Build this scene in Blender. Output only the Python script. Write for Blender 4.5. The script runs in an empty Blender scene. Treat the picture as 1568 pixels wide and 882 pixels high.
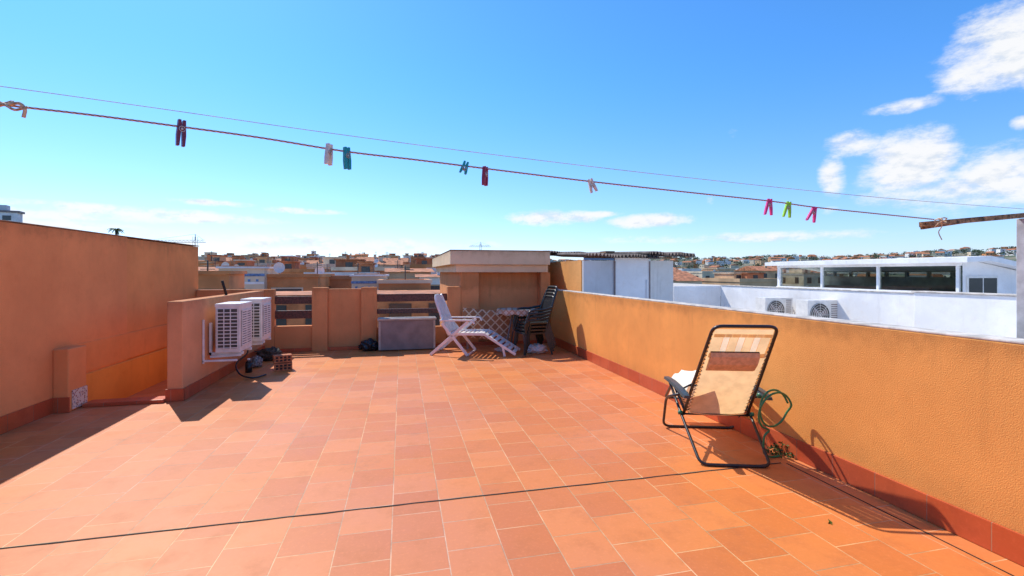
import bpy, math, random
from mathutils import Vector, Matrix, noise as mnoise
random.seed(7)
R=random.random
def U(a,b): return a+(b-a)*random.random()
scene=bpy.context.scene
YAW=math.radians(13.21); CH,SH=math.cos(YAW),math.sin(YAW)
F=720.0; HY=417.0; H=1.55
def W(X,Y,z=0.0):            # survey frame (right, ahead of the view point) -> terrace axes
    return Vector((CH*X+SH*Y, -SH*X+CH*Y, z))
def P(px,py,Y):              # measured point at distance Y
    return W((px-784)/F*Y, Y, H+(HY-py)/F*Y)

# ------------------------------------------------------------------ materials
def nt(name):
    m=bpy.data.materials.new(name); m.use_nodes=True
    t=m.node_tree; t.nodes.clear()
    o=t.nodes.new('ShaderNodeOutputMaterial'); b=t.nodes.new('ShaderNodeBsdfPrincipled')
    t.links.new(b.outputs[0],o.inputs[0]); return m,t,b,o
def N(t,ty,**k):
    n=t.nodes.new(ty)
    for a,v in k.items(): setattr(n,a,v)
    return n
def math_(t,op,a,b=None,c=None,clamp=False):
    n=t.nodes.new('ShaderNodeMath'); n.operation=op; n.use_clamp=clamp
    for i,v in enumerate((a,b,c)):
        if v is None: continue
        if isinstance(v,(int,float)): n.inputs[i].default_value=v
        else: t.links.new(v,n.inputs[i])
    return n.outputs[0]
def mixc(t,fac,a,b,blend='MIX'):
    n=t.nodes.new('ShaderNodeMix'); n.data_type='RGBA'; n.blend_type=blend
    for s,v in ((n.inputs[0],fac),(n.inputs[6],a),(n.inputs[7],b)):
        if isinstance(v,(int,float)): s.default_value=v
        elif isinstance(v,tuple): s.default_value=(v[0],v[1],v[2],1)
        else: t.links.new(v,s)
    return n.outputs[2]
def noise_(t,vec,scale,detail=4,rough=.55):
    n=t.nodes.new('ShaderNodeTexNoise'); n.inputs['Scale'].default_value=scale
    n.inputs['Detail'].default_value=detail; n.inputs['Roughness'].default_value=rough
    t.links.new(vec,n.inputs['Vector']); return n.outputs[0]
def ramp01(t,x,a,b):
    n=t.nodes.new('ShaderNodeMapRange'); n.interpolation_type='SMOOTHSTEP'
    n.inputs[1].default_value=a; n.inputs[2].default_value=b
    t.links.new(x,n.inputs[0]); return n.outputs[0]
def pos(t): return t.nodes.new('ShaderNodeNewGeometry').outputs['Position']
def scaled(t,vec,s):
    n=t.nodes.new('ShaderNodeVectorMath'); n.operation='MULTIPLY'
    t.links.new(vec,n.inputs[0]); n.inputs[1].default_value=s; return n.outputs[0]
def bump(t,b,h,strength,dist):
    n=t.nodes.new('ShaderNodeBump'); n.inputs['Strength'].default_value=strength
    n.inputs['Distance'].default_value=dist
    t.links.new(h,n.inputs['Height']); t.links.new(n.outputs[0],b.inputs['Normal'])

def mat(name,c,rough=.6,var=.12,scale=6,metal=0,bmp=0,bscale=60):
    m,t,b,o=nt(name); p=pos(t)
    n=noise_(t,p,scale)
    d=tuple(x*(1-var*1.6) for x in c); l=tuple(min(1,x*(1+var)) for x in c)
    t.links.new(mixc(t,ramp01(t,n,.3,.7),d,l),b.inputs['Base Color'])
    b.inputs['Roughness'].default_value=rough; b.inputs['Metallic'].default_value=metal
    if bmp: bump(t,b,noise_(t,p,bscale,3),bmp,.01)
    return m

def stucco(name,c,stain=(.24,.11,.04),amt=.35,ztop=None,bm=.5,gran=110,base_dirt=.0):
    m,t,b,o=nt(name); p=pos(t)
    big=noise_(t,p,.9,5,.6); mid=noise_(t,p,7,5,.65); fine=noise_(t,p,gran,3,.6)
    col=mixc(t,ramp01(t,big,.3,.7),tuple(x*.86 for x in c),tuple(min(1,x*1.08) for x in c))
    col=mixc(t,math_(t,'MULTIPLY',ramp01(t,mid,.5,.8),.35),col,tuple(x*f for x,f in zip(c,(.8,.7,.6))))
    col=mixc(t,math_(t,'MULTIPLY',ramp01(t,fine,.52,.75),.22),col,tuple(x*.6 for x in c))
    st=noise_(t,scaled(t,p,(5,5,.45)),1.5,6,.7)
    s=math_(t,'MULTIPLY',ramp01(t,st,.52,.78),amt)
    if ztop is not None:
        sp=N(t,'ShaderNodeSeparateXYZ'); t.links.new(p,sp.inputs[0])
        zz=math_(t,'ADD',sp.outputs[2],math_(t,'MULTIPLY',math_(t,'SUBTRACT',mid,.5),.25))
        g=ramp01(t,zz,ztop-.30,ztop+.02)
        s=math_(t,'MAXIMUM',math_(t,'MULTIPLY',s,math_(t,'ADD',math_(t,'MULTIPLY',g,1.3),.35)),
                math_(t,'MULTIPLY',math_(t,'POWER',g,3.0),math_(t,'MULTIPLY',st,.8)))
        if base_dirt:
            g2=ramp01(t,zz,.45,.1)
            s=math_(t,'MAXIMUM',s,math_(t,'MULTIPLY',math_(t,'MULTIPLY',g2,st),base_dirt))
    col=mixc(t,s,col,stain)
    t.links.new(col,b.inputs['Base Color']); b.inputs['Roughness'].default_value=.9
    b.inputs['Specular IOR Level'].default_value=.2
    hh=math_(t,'ADD',math_(t,'MULTIPLY',fine,.7),math_(t,'MULTIPLY',mid,.2))
    bump(t,b,hh,bm,.012)
    return m

def tile_mat(name,c1,c2,mortar,size,offx,offy,axis='floor',off=.5,msize=.005,rough=.42):
    m,t,b,o=nt(name); p=pos(t)
    sp=N(t,'ShaderNodeSeparateXYZ'); t.links.new(p,sp.inputs[0])
    cb=N(t,'ShaderNodeCombineXYZ')
    if axis=='floor': a,bb=sp.outputs[1],sp.outputs[0]
    elif axis=='yz': a,bb=sp.outputs[1],sp.outputs[2]
    else: a,bb=sp.outputs[0],sp.outputs[2]
    t.links.new(math_(t,'ADD',a,offy),cb.inputs[0]); t.links.new(math_(t,'ADD',bb,offx),cb.inputs[1])
    br=N(t,'ShaderNodeTexBrick'); br.offset=off; br.squash=1
    t.links.new(cb.outputs[0],br.inputs['Vector'])
    br.inputs['Scale'].default_value=1; br.inputs['Brick Width'].default_value=size[0]
    br.inputs['Row Height'].default_value=size[1]; br.inputs['Mortar Size'].default_value=msize
    br.inputs['Mortar Smooth'].default_value=.3
    br.inputs['Color1'].default_value=(*c1,1); br.inputs['Color2'].default_value=(*c2,1)
    big=noise_(t,p,.55,3,.5); mid=noise_(t,p,5,6,.65); fin=noise_(t,p,45,4,.6); gr=noise_(t,p,1.7,7,.75)
    mort=mixc(t,ramp01(t,gr,.38,.6),mortar,tuple(x*.55 for x in mortar))
    t.links.new(mort,br.inputs['Mortar'])
    sh=mixc(t,ramp01(t,big,.38,.62),(1.02,1.0,.85),(.96,1.0,1.3),'MIX')
    col=mixc(t,1.0,br.outputs[0],sh,'MULTIPLY')
    col=mixc(t,math_(t,'MULTIPLY',ramp01(t,mid,.45,.75),.35),col,tuple(x*.70 for x in c1))
    col=mixc(t,math_(t,'MULTIPLY',ramp01(t,fin,.5,.75),.2),col,tuple(min(1,x*1.3+.03) for x in c2))
    col=mixc(t,math_(t,'MULTIPLY',ramp01(t,gr,.57,.8),.5),col,(.28,.12,.06))
    t.links.new(col,b.inputs['Base Color'])
    rr=math_(t,'ADD',math_(t,'MULTIPLY',mid,.4),rough-.17)
    t.links.new(rr,b.inputs['Roughness']); b.inputs['Specular IOR Level'].default_value=.36
    hh=math_(t,'SUBTRACT',math_(t,'MULTIPLY',mid,.35),br.outputs['Fac'])
    bump(t,b,hh,.45,.004)
    return m

m_floor=tile_mat('terracotta_floor_tiles',(.60,.172,.046),(.72,.232,.066),(.82,.46,.22),(.305,.305),.057+3.05,.12+6.1,msize=.0038,rough=.46)
m_skirt_y=tile_mat('terracotta_skirting_v',(.50,.085,.025),(.58,.115,.035),(.46,.22,.12),(.33,.6),.2,.05+6.6,'yz',0,.003,.4)
m_skirt_x=tile_mat('terracotta_skirting_u',(.50,.085,.025),(.58,.115,.035),(.46,.22,.12),(.33,.6),.2,.05+6.6,'xz',0,.003,.4)
m_wallR=stucco('orange_ochre_stucco',(.94,.40,.105),ztop=1.165,amt=.42,base_dirt=.35,bm=.6,gran=140)
m_wallL=stucco('orange_stucco_left',(.96,.335,.115),ztop=2.04,amt=.18,bm=.3)  # base orange of the tall left wall and its pier
m_wallL2=stucco('orange_stucco_weathered',(.92,.335,.105),ztop=2.04,amt=.38,bm=.3)
m_wallLow=stucco('orange_stucco_low',(.95,.36,.07),amt=.15,bm=.3)  # stronger orange with few stains, for the low wall band and building below
m_wallAC=stucco('peach_stucco',(.88,.37,.17),ztop=1.2,amt=.38,bm=.4,base_dirt=.35)
m_wallF=stucco('brown_orange_stucco',(.80,.31,.12),ztop=1.26,amt=.55,bm=.4,base_dirt=.35)
m_fascia=stucco('beige_render',(.78,.56,.36),ztop=2.02,amt=.34,stain=(.25,.17,.09),bm=.3)
m_rough=stucco('rough_orange_render',(.92,.45,.15),ztop=1.9,amt=.35,bm=.9,gran=25)
m_cement=mat('cement_coping',(.60,.54,.47),.9,.2,9,bmp=.3)
m_cap=mat('stained_wall_cap',(.34,.17,.09),.9,.3,5)
m_white=stucco('white_render',(.84,.82,.80),stain=(.46,.43,.39),amt=.28,bm=.2)
m_panel1=stucco('grey_white_sheet',(.64,.65,.66),stain=(.35,.33,.3),amt=.35,bm=.15)
m_panel2=stucco('white_sheet_door',(.87,.85,.83),stain=(.5,.46,.40),amt=.25,bm=.1)
m_panel3=stucco('cream_sheet',(.76,.72,.66),stain=(.4,.35,.28),amt=.4,bm=.2)
m_dark=mat('dark_joint',(.03,.022,.018),.9)
m_wood=mat('dark_varnished_wood',(.13,.045,.03),.55,.3,30)
m_oldwood=mat('weathered_wood',(.30,.15,.07),.85,.5,40,bmp=.6,bscale=80)
m_postm=mat('grey_painted_post',(.45,.46,.47),.6,.15,15)
m_whitepl=mat('white_plastic',(.84,.76,.71),.4,.08,12)
m_acw=mat('ac_white_enamel',(.82,.77,.70),.4,.07,8)
m_acd=mat('ac_dark_fins',(.09,.075,.06),.6)
m_black=mat('black_tube_paint',(.022,.02,.022),.35)
m_armr=mat('grey_green_armrest',(.05,.07,.075),.4)
m_greenp=mat('green_plastic',(.02,.16,.08),.4)
m_stack=mat('dark_green_chair_plastic',(.018,.022,.022),.32)
m_grey=mat('taupe_panel',(.26,.20,.185),.6,.12,5)
m_greyt=mat('taupe_lid',(.48,.40,.34),.6)
m_bag=mat('black_plastic_bag',(.012,.012,.016),.35)
m_bagw=mat('pale_bag',(.55,.50,.48),.6)
m_brick=mat('clay_brick',(.50,.17,.07),.85,.25,20,bmp=.5)
m_corr=mat('corrugated_sheet',(.17,.13,.11),.8,.35,4)
m_leaf=mat('leaf_green',(.07,.13,.02),.7,.4,20)
m_rooft=mat('roof_tile',(.50,.19,.085),.9,.3,2)
m_glassd=mat('window_dark',(.05,.055,.06),.15,.1,2)
m_trunk=mat('palm_bark',(.12,.08,.05),.9)
m_crane=mat('crane_steel',(.42,.40,.38),.6)
m_towel=mat('cream_towel',(.84,.76,.62),.9,.08,9)
m_inner=mat('pavilion_interior',(.34,.35,.30),.8,.3,1.2)

def glass():
    m,t,b,o=nt('pavilion_glass')
    t.nodes.remove(b)
    tr=N(t,'ShaderNodeBsdfTransparent'); tr.inputs[0].default_value=(.50,.56,.51,1)
    gl=N(t,'ShaderNodeBsdfGlossy'); gl.inputs[0].default_value=(.8,.85,.85,1); gl.inputs['Roughness'].default_value=.03
    fr=N(t,'ShaderNodeFresnel'); fr.inputs[0].default_value=1.35
    mx=N(t,'ShaderNodeMixShader'); t.links.new(fr.outputs[0],mx.inputs[0])
    t.links.new(tr.outputs[0],mx.inputs[1]); t.links.new(gl.outputs[0],mx.inputs[2]); t.links.new(mx.outputs[0],o.inputs[0])
    return m
m_glass=glass()

def fabric(name,c,tf=.5):
    m,t,b,o=nt(name)
    tc=N(t,'ShaderNodeTexCoord')
    n=noise_(t,tc.outputs['Object'],9,5)
    col=mixc(t,ramp01(t,n,.35,.7),c,tuple(x*.82 for x in c))
    t.links.new(col,b.inputs['Base Color']); b.inputs['Roughness'].default_value=.85
    tl=N(t,'ShaderNodeBsdfTranslucent'); t.links.new(col,tl.inputs[0])
    mx=N(t,'ShaderNodeMixShader'); mx.inputs[0].default_value=tf
    t.links.new(b.outputs[0],mx.inputs[1]); t.links.new(tl.outputs[0],mx.inputs[2]); t.links.new(mx.outputs[0],o.inputs[0])
    bump(t,b,noise_(t,tc.outputs['Object'],300,2),.3,.002)
    return m
m_fab=fabric('cream_mesh_fabric',(.90,.62,.32),.58)
m_fab2=fabric('pale_mesh_fabric',(.93,.76,.52),.55)
m_pillow=mat('tan_headrest',(.64,.40,.24),.85,.12,30)

def checker_mat(name,a,b_,sc,ms=.05,rot=0.785):
    m,t,b,o=nt(name); tc=N(t,'ShaderNodeTexCoord')
    mp=N(t,'ShaderNodeMapping'); mp.inputs['Rotation'].default_value=(0,rot,0); t.links.new(tc.outputs['Object'],mp.inputs[0])
    w=N(t,'ShaderNodeTexBrick'); w.offset=0
    sp=N(t,'ShaderNodeSeparateXYZ'); t.links.new(mp.outputs[0],sp.inputs[0])
    cb=N(t,'ShaderNodeCombineXYZ'); t.links.new(sp.outputs[0],cb.inputs[0]); t.links.new(sp.outputs[2],cb.inputs[1]); t.links.new(cb.outputs[0],w.inputs['Vector'])
    w.inputs['Scale'].default_value=sc; w.inputs['Brick Width'].default_value=.5; w.inputs['Row Height'].default_value=.5; w.inputs['Mortar Size'].default_value=ms
    w.inputs['Color1'].default_value=(*a,1); w.inputs['Color2'].default_value=(a[0]*.6,a[1]*.6,a[2]*.6,1); w.inputs['Mortar'].default_value=(*b_,1)
    t.links.new(w.outputs[0],b.inputs['Base Color']); b.inputs['Roughness'].default_value=.8
    return m
m_quilt=checker_mat('quilted_cushion',(.44,.16,.06),(.66,.44,.28),4.0,.05)
m_cloth=checker_mat('patterned_tablecloth',(.66,.50,.38),(.40,.20,.12),6,.06)

def azulejo():
    m,t,b,o=nt('azulejo_tile'); p=pos(t)
    v=N(t,'ShaderNodeTexVoronoi'); v.inputs['Scale'].default_value=34; t.links.new(p,v.inputs['Vector'])
    c=mixc(t,ramp01(t,v.outputs['Distance'],.2,.5),(.38,.14,.08),(.80,.70,.58))
    n=noise_(t,p,40,2); c=mixc(t,ramp01(t,n,.6,.62),c,(.2,.2,.32))
    t.links.new(c,b.inputs['Base Color']); b.inputs['Roughness'].default_value=.2; return m
m_azul=azulejo()

# ------------------------------------------------------------------ mesh builder
class MB:
    def __init__(s): s.v=[];s.f=[];s.m=[];s.sm=[];s.mats=[]
    def mi(s,mt):
        if mt not in s.mats: s.mats.append(mt)
        return s.mats.index(mt)
    def add(s,vs,fs,mt,smooth=False,M=None):
        o=len(s.v); k=s.mi(mt)
        for q in vs:
            q=Vector(q); s.v.append((M@q) if M else q)
        for f in fs: s.f.append([o+i for i in f]); s.m.append(k); s.sm.append(smooth)
    def box(s,x0,x1,y0,y1,z0,z1,mt,M=None):
        vs=[(x0,y0,z0),(x1,y0,z0),(x1,y1,z0),(x0,y1,z0),(x0,y0,z1),(x1,y0,z1),(x1,y1,z1),(x0,y1,z1)]
        s.add(vs,[(0,3,2,1),(4,5,6,7),(0,1,5,4),(1,2,6,5),(2,3,7,6),(3,0,4,7)],mt,False,M)
    def beam(s,p,q,w,h,mt,side=None,taper=1.0):
        p=Vector(p);q=Vector(q); d=(q-p).normalized()
        a=Vector(side) if side else Vector((0,0,1)).cross(d)
        if a.length<1e-4: a=Vector((1,0,0))
        a=(a-d*a.dot(d)).normalized(); b=d.cross(a)
        vs=[]
        for c,k in ((p,1),(q,taper)):
            for sx,sy in ((-1,-1),(1,-1),(1,1),(-1,1)): vs.append(c+a*(w/2*sx*k)+b*(h/2*sy*k))
        s.add(vs,[(0,3,2,1),(4,5,6,7),(0,1,5,4),(1,2,6,5),(2,3,7,6),(3,0,4,7)],mt)
    def tube(s,pts,r,mt,n=8,closed=False):
        pts=[Vector(p) for p in pts]; L=len(pts)
        rr=r if isinstance(r,(list,tuple)) else [r]*L
        vs=[];up=None
        for i,p in enumerate(pts):
            if closed: d=pts[(i+1)%L]-pts[i-1]
            else: d=pts[min(i+1,L-1)]-pts[max(i-1,0)]
            d.normalize()
            if up is None:
                up=Vector((0,0,1)) if abs(d.z)<.9 else Vector((1,0,0))
            up=(up-d*up.dot(d)); up.normalize(); sd=d.cross(up)
            for k in range(n):
                a=2*math.pi*k/n; vs.append(p+(up*math.cos(a)+sd*math.sin(a))*rr[i])
        fs=[]
        for i in range(L if closed else L-1):
            j=(i+1)%L
            for k in range(n):
                k2=(k+1)%n; fs.append((i*n+k,i*n+k2,j*n+k2,j*n+k))
        if not closed:
            fs.append(tuple(range(n))[::-1]); fs.append(tuple((L-1)*n+k for k in range(n)))
        s.add(vs,fs,mt,True)
    def cyl(s,p,q,r,mt,n=16,r2=None): s.tube([p,q],[r,r if r2 is None else r2],mt,n)
    def build(s,name,loc=None,rotz=0,bevel=0,M=None):
        me=bpy.data.meshes.new(name)
        me.from_pydata([tuple(v) for v in s.v],[],s.f)
        for mt in s.mats: me.materials.append(mt)
        for i,p in enumerate(me.polygons): p.material_index=s.m[i]; p.use_smooth=s.sm[i]
        me.update()
        o=bpy.data.objects.new(name,me); scene.collection.objects.link(o)
        if M is not None: o.matrix_world=M
        elif loc is not None: o.location=loc; o.rotation_euler=(0,0,rotz)
        if bevel:
            b=o.modifiers.new('bevel','BEVEL'); b.width=bevel; b.segments=2; b.limit_method='ANGLE'; b.angle_limit=math.radians(50)
        return o
def spline(pts,sub=6,closed=False):
    pts=[Vector(p) for p in pts]; n=len(pts); out=[]
    rng=range(n if closed else n-1)
    for i in rng:
        if closed: p0,p1,p2,p3=pts[i-1],pts[i],pts[(i+1)%n],pts[(i+2)%n]
        else: p0,p1,p2,p3=pts[max(i-1,0)],pts[i],pts[i+1],pts[min(i+2,n-1)]
        for k in range(sub):
            t=k/sub
            out.append(.5*((2*p1)+(-p0+p2)*t+(2*p0-5*p1+4*p2-p3)*t*t+(-p0+3*p1-3*p2+p3)*t**3))
    if not closed: out.append(pts[-1])
    return out
def rounded(pts,r=.05,n=5):
    pts=[Vector(p) for p in pts]; out=[pts[0]]
    for i in range(1,len(pts)-1):
        a=pts[i]+(pts[i-1]-pts[i]).normalized()*r; b=pts[i]+(pts[i+1]-pts[i]).normalized()*r
        for k in range(n+1):
            t=k/n; out.append(a*(1-t)**2+pts[i]*2*t*(1-t)+b*t*t)
    out.append(pts[-1]); return out

# ------------------------------------------------------------------ terrace
b=MB()
b.add([(-3.74,-3,0),(3.2,-3,0),(3.2,6.5,0),(-3.74,6.5,0)],[(0,1,2,3)],m_floor)
b.add([(-2.74,6.5,0),(3.2,6.5,0),(3.2,9.9,0),(-2.74,9.9,0)],[(0,1,2,3)],m_floor)
b.build('terrace_floor')
b=MB()
n=60; vs=[]
for i in range(n+1):
    x=-3.74+6.74*i/n; o_=.0025*math.sin(i*1.9)+.002*math.sin(i*4.7); vs+= [(x,3.214+o_,.003),(x,3.226+o_*.4,.003)]
b.add(vs,[(2*i,2*i+2,2*i+3,2*i+1) for i in range(n)],m_dark)
b.box(3.035,3.041,-2.5,3.2,.001,.004,m_dark)
b.build('expansion_joint')
b=MB()
b.box(-3.94,3.35,-3,6.5,-9,-.01,m_wallLow); b.box(-2.74,3.35,6.5,10.05,-9,-.01,m_wallLow); b.box(-3.94,-2.74,6.5,10.05,-9,-3,m_wallLow)
b.build('apartment_building_below')
b=MB()
for i in range(10):
    b.box(-3.72,-2.75,6.56+i*.3,9.95,-2.9,-.18*(i+1),m_floor)
b.build('stairwell_steps')
b=MB()
b.box(-3.56,-2.745,6.36,6.55,.0,.045,m_skirt_x)
b.build('stair_threshold',bevel=.008)
b=MB()
b.box(-3.94,-3.74,-3,7.64,-.5,2.04,m_wallL)
b.box(-3.94,-3.752,7.64,10.04,-2.9,2.03,m_wallL2)
b.box(-3.75,-3.73,6.5,10.0,.34,.70,m_wallL2)
b.box(-3.75,-3.70,6.52,10.0,-2.8,.32,m_wallLow)
b.box(-3.95,-3.735,-3,10.05,2.042,2.055,m_cap)
b.build('tall_stucco_wall',bevel=.006)
b=MB()
b.box(-3.739,-3.59,6.19,6.50,0,.70,m_wallL)
b.build('wall_pier',bevel=.012)
b=MB(); b.box(-3.588,-3.578,6.24,6.49,.02,.23,m_azul); b.build('decorative_azulejo_tile')
b=MB()
b.box(-3.739,-3.722,-3,6.18,.002,.17,m_skirt_y)
b.box(-3.742,-3.575,6.172,6.187,.002,.17,m_skirt_x)
b.box(-2.569,-2.552,6.41,9.88,.002,.15,m_skirt_y)
b.box(-2.75,-2.552,6.412,6.428,.002,.15,m_skirt_x)
b.box(3.183,3.199,-3,9.88,.002,.165,m_skirt_y)
b.box(-2.5,3.18,9.88,9.898,.002,.07,m_skirt_x)
b.build('tile_skirting',bevel=.003)
b=MB(); b.box(-2.74,-2.57,6.43,9.9,-2.9,1.2,m_wallAC); b.build('low_stucco_wall',bevel=.012)
b=MB(); b.box(3.2,3.35,-3,9.9,-.3,1.165,m_wallR); b.box(3.205,3.365,-3,9.9,1.166,1.182,m_cement); b.build('parapet_wall',bevel=.006)
b=MB()
b.box(-3.74,-2.4,9.9,10.05,-2.9,1.22,m_wallF)
b.box(-2.4,-1.713,9.92,10.05,-.3,.50,m_wallF)
b.box(-1.713,-1.423,9.86,10.08,-.3,1.25,m_wallF)
b.box(-1.423,-.793,9.93,10.05,-.3,1.22,m_wallF)
b.box(-.793,-.49,9.86,10.08,-.3,1.25,m_wallF)
b.box(-.49,.93,9.95,10.05,-.3,.42,m_wallF)
b.box(.93,1.21,9.86,10.08,-.3,1.25,m_wallF)
b.build('far_parapet_wall',bevel=.01)
b=MB()
for z0,z1 in ((.93,1.08),(.64,.80)):
    b.box(-2.4,-1.72,9.96,10.0,z0,z1,m_wood)
for z0,z1 in ((.95,1.09),(.70,.80)):
    b.box(-.488,.928,9.96,10.0,z0,z1,m_wood)
b.box(-.488,.928,9.95,10.01,1.09,1.105,m_wood)
b.build('wooden_railing',bevel=.006)
b=MB(); b.box(-.44,.66,9.55,9.86,.02,.60,m_grey); b.box(-.46,.68,9.53,9.87,.603,.64,m_greyt)
for x in (-.42,.64): b.box(x-.02,x+.02,9.54,9.55,.03,.59,m_greyt)
b.build('storage_chest',bevel=.01)
b=MB()
b.box(1.21,1.6,9.9,15.4,-.3,1.55,m_wallF); b.box(1.6,2.97,10.12,15.4,-.3,1.55,m_wallF); b.box(2.97,3.19,9.9,15.4,-.3,1.55,m_wallF)
b.box(1.1,3.12,9.84,15.5,1.551,1.71,m_fascia); b.box(.98,3.14,9.75,15.6,1.712,2.0,m_fascia)
b.box(.97,3.15,9.74,15.61,2.002,2.02,m_cap)
b.box(3.2,3.6,11.2,11.6,-.3,1.9,m_rough)
b.build('stairwell_house',bevel=.012)
# shed next door
b=MB()
b.box(3.6,3.75,9.1,11.8,-.3,1.80,m_rough)
b.box(3.6,4.27,8.97,9.05,-.3,1.79,m_panel1); b.box(4.28,5.06,8.95,9.05,-.3,1.85,m_panel2); b.box(5.07,5.64,8.98,9.08,-.3,1.80,m_panel3)
b.box(5.56,5.64,9.1,11.8,-.3,1.8,m_panel3)
b.box(4.98,5.0,8.93,8.95,.4,1.4,m_panel1)
for x in (4.275,5.065): b.box(x-.012,x+.012,8.93,8.948,-.3,1.78,m_grey)
nx=160
def corr(x0,x1,y0,y1,za,zb,k,amp,tilt=-.03):
    vs=[];fs=[]
    for (y,z) in ((y0,za),(y1,zb)):
        for i in range(nx+1):
            x=x0+(x1-x0)*i/nx; vs.append((x,y+.04*math.sin(i*.11),z+amp*math.sin(i*k)+tilt*(i/nx)+.012*math.sin(i*.07)))
    for i in range(nx): fs.append((i,i+1,nx+2+i,nx+1+i))
    lo=[(v[0],v[1],v[2]-.012) for v in vs]
    b.add(vs,fs,m_corr); b.add(lo,fs,m_corr)
    b.add(vs[:nx+1]+lo[:nx+1],[(i,i+nx+1,i+nx+2,i+1) for i in range(nx)],m_corr)
corr(3.56,5.15,8.72,12.0,1.905,2.03,.9,.028)
corr(4.9,5.95,8.68,12.0,1.945,2.06,.7,.03,-.02)
corr(3.20,4.6,10.6,12.2,2.04,2.10,.9,.02)
b.beam((3.62,9.0,1.86),(4.3,9.0,1.855),.05,.04,m_oldwood); b.beam((4.2,8.9,1.875),(5.7,8.9,1.85),.05,.03,m_oldwood)
b.box(3.6,4.25,8.93,8.968,1.80,1.84,mat('blue_tarp',(.1,.22,.42),.6))
b.box(4.1,4.3,9.0,9.3,1.95,1.99,m_oldwood)
b.build('garden_shed')

# ------------------------------------------------------------------ AC units
def ac_wall(loc):
    b=MB(); w,d,h=.30,.52,.65
    b.box(0,w,0,d,0,h,m_acw)
    b.box(-.006,w+.006,-.006,d+.006,h-.03,h+.012,m_acw)
    b.box(.02,w-.02,-.006,-.001,.05,h-.06,m_acd)
    for i in range(11):
        z=.055+i*.048; b.box(.02,w-.02,-.016,-.004,z,z+.012,m_acw)
    for x in (.02,.10,.18,w-.03): b.box(x,x+.010,-.018,-.004,.05,h-.06,m_acw)
    b.box(w+.001,w+.004,.06,d-.06,.07,h-.09,m_acd)
    for i in range(15):
        z=.07+i*.0335; b.box(w+.002,w+.014,.05,d-.05,z,z+.021,m_acw)
    for y in (.05,d/2,d-.06): b.box(w+.002,w+.016,y,y+.012,.06,h-.07,m_acw)
    for y in (.08,d-.08):
        b.box(-.1,w+.02,y-.02,y+.02,-.04,-.003,m_acw); b.box(-.1,-.07,y-.02,y+.02,-.04,.40,m_acw)
    b.beam((-.08,.05,-.06),(w,.05,-.045),.03,.03,m_acw)
    return b.build('air_conditioner',loc,bevel=.003)
ac_wall((-2.455,7.12,.46)); ac_wall((-2.44,8.1,.47))
b=MB()
b.tube(spline([(-2.3,7.75,.55),(-2.25,7.78,.35),(-2.38,7.7,.2),(-2.3,7.6,.06),(-2.1,7.5,.02),(-1.98,7.7,.02)],6),.012,m_black)
b.build('drain_hose')
b=MB(); b.box(-2.565,-2.545,6.98,7.01,.34,.92,m_whitepl); b.box(-2.565,-2.15,6.98,7.01,.36,.385,m_whitepl); b.build('mounting_bracket',bevel=.004)
b=MB(); b.cyl((-2.66,8.15,1.2),(-2.70,8.1,1.42),.02,m_dark,8); b.build('vent_pipe')
def ac_free(loc,s=1):
    b=MB(); w,d,h=.80*s,.3,.62*s
    b.box(0,w,0,d,0,h,m_acw)
    cx=.30*s
    b.cyl((cx,-.001,h/2),(cx,-.008,h/2),.25*s,m_acd,32)
    for r in (.05,.10,.15,.2,.245):
        b.tube([(cx+r*s*math.cos(a*.2618),-.016,h/2+r*s*math.sin(a*.2618)) for a in range(24)],.005,m_acw,5,True)
    for a in range(8): b.beam((cx,-.016,h/2),(cx+.245*s*math.cos(a*.785),-.016,h/2+.245*s*math.sin(a*.785)),.007,.007,m_acw)
    for a in range(3):
        an=a*2.09+.4; b.beam((cx,-.01,h/2),(cx+.2*s*math.cos(an),-.01,h/2+.2*s*math.sin(an)),.006,.10,m_grey)
    for i in range(10): b.box(.6*s,w-.04,-.006,-.0,.1+i*.045,.12+i*.045,m_grey)
    b.box(w,w+.06,.05,.2,.1,.35,m_grey)
    b.tube(spline([(w+.04,.1,.3),(w+.14,.1,.25),(w+.16,.1,.0),(w+.15,.1,-.4)],5),.02,m_acw,6)
    for x in (.08,w-.12): b.box(x,x+.05,.02,d-.02,-.45,-.002,m_postm)
    return b.build('outdoor_condenser',loc,bevel=.01)
p=W((1172-784)/F*10.6,10.6); ac_free((p.x,p.y,.40),.92)
p=W((1237-784)/F*9.7,9.7); ac_free((p.x,p.y,.36),.98)

# ------------------------------------------------------------------ white neighbours
b=MB()
b.box(3.37,9.0,-3,12,-9,-.05,m_white)
b.box(8.9,9.05,6.4,11.75,-.05,1.17,m_white); b.box(8.72,8.9,-3,6.4,-.05,1.2,m_white)
b.box(8.69,9.0,-3,6.43,1.202,1.225,m_cement)
b.box(8.88,9.07,6.44,11.75,1.172,1.19,m_cement)
b.box(7.4,8.9,11.75,11.9,-.05,1.16,m_white)
b.box(5.7,7.3,12.2,12.35,-.05,1.02,m_white)
b.box(9.06,9.6,11.6,11.75,-.05,1.0,m_white)
b.box(7.32,7.38,12.0,12.05,-.05,1.1,m_dark); b.box(7.32,7.38,11.9,12.2,.5,.58,m_dark)
b.box(9.0,20,-3,22,-9,-.3,m_white)
b.build('white_neighbour_terrace',bevel=.01)
b=MB()
u0,u1,v0,v1=14,16.2,9.1,15.2
b.box(u0,u1,v0,v1,-.3,.98,m_white)
for i in (0,1,3,4):
    v=v0+.1+(v1-v0-.2)*i/4
    if i==1: v=v0+(v1-v0)*.36
    if i==3: v=v0+(v1-v0)*.68
    b.box(u0-.02,u0+.08,v-.035,v+.035,1.03,1.72,m_white)
b.box(u0-.02,u0+.1,v0,v1,1.72,1.82,m_white); b.box(u0-.05,u0+.12,v0,v1,.985,1.03,m_white)
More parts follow.
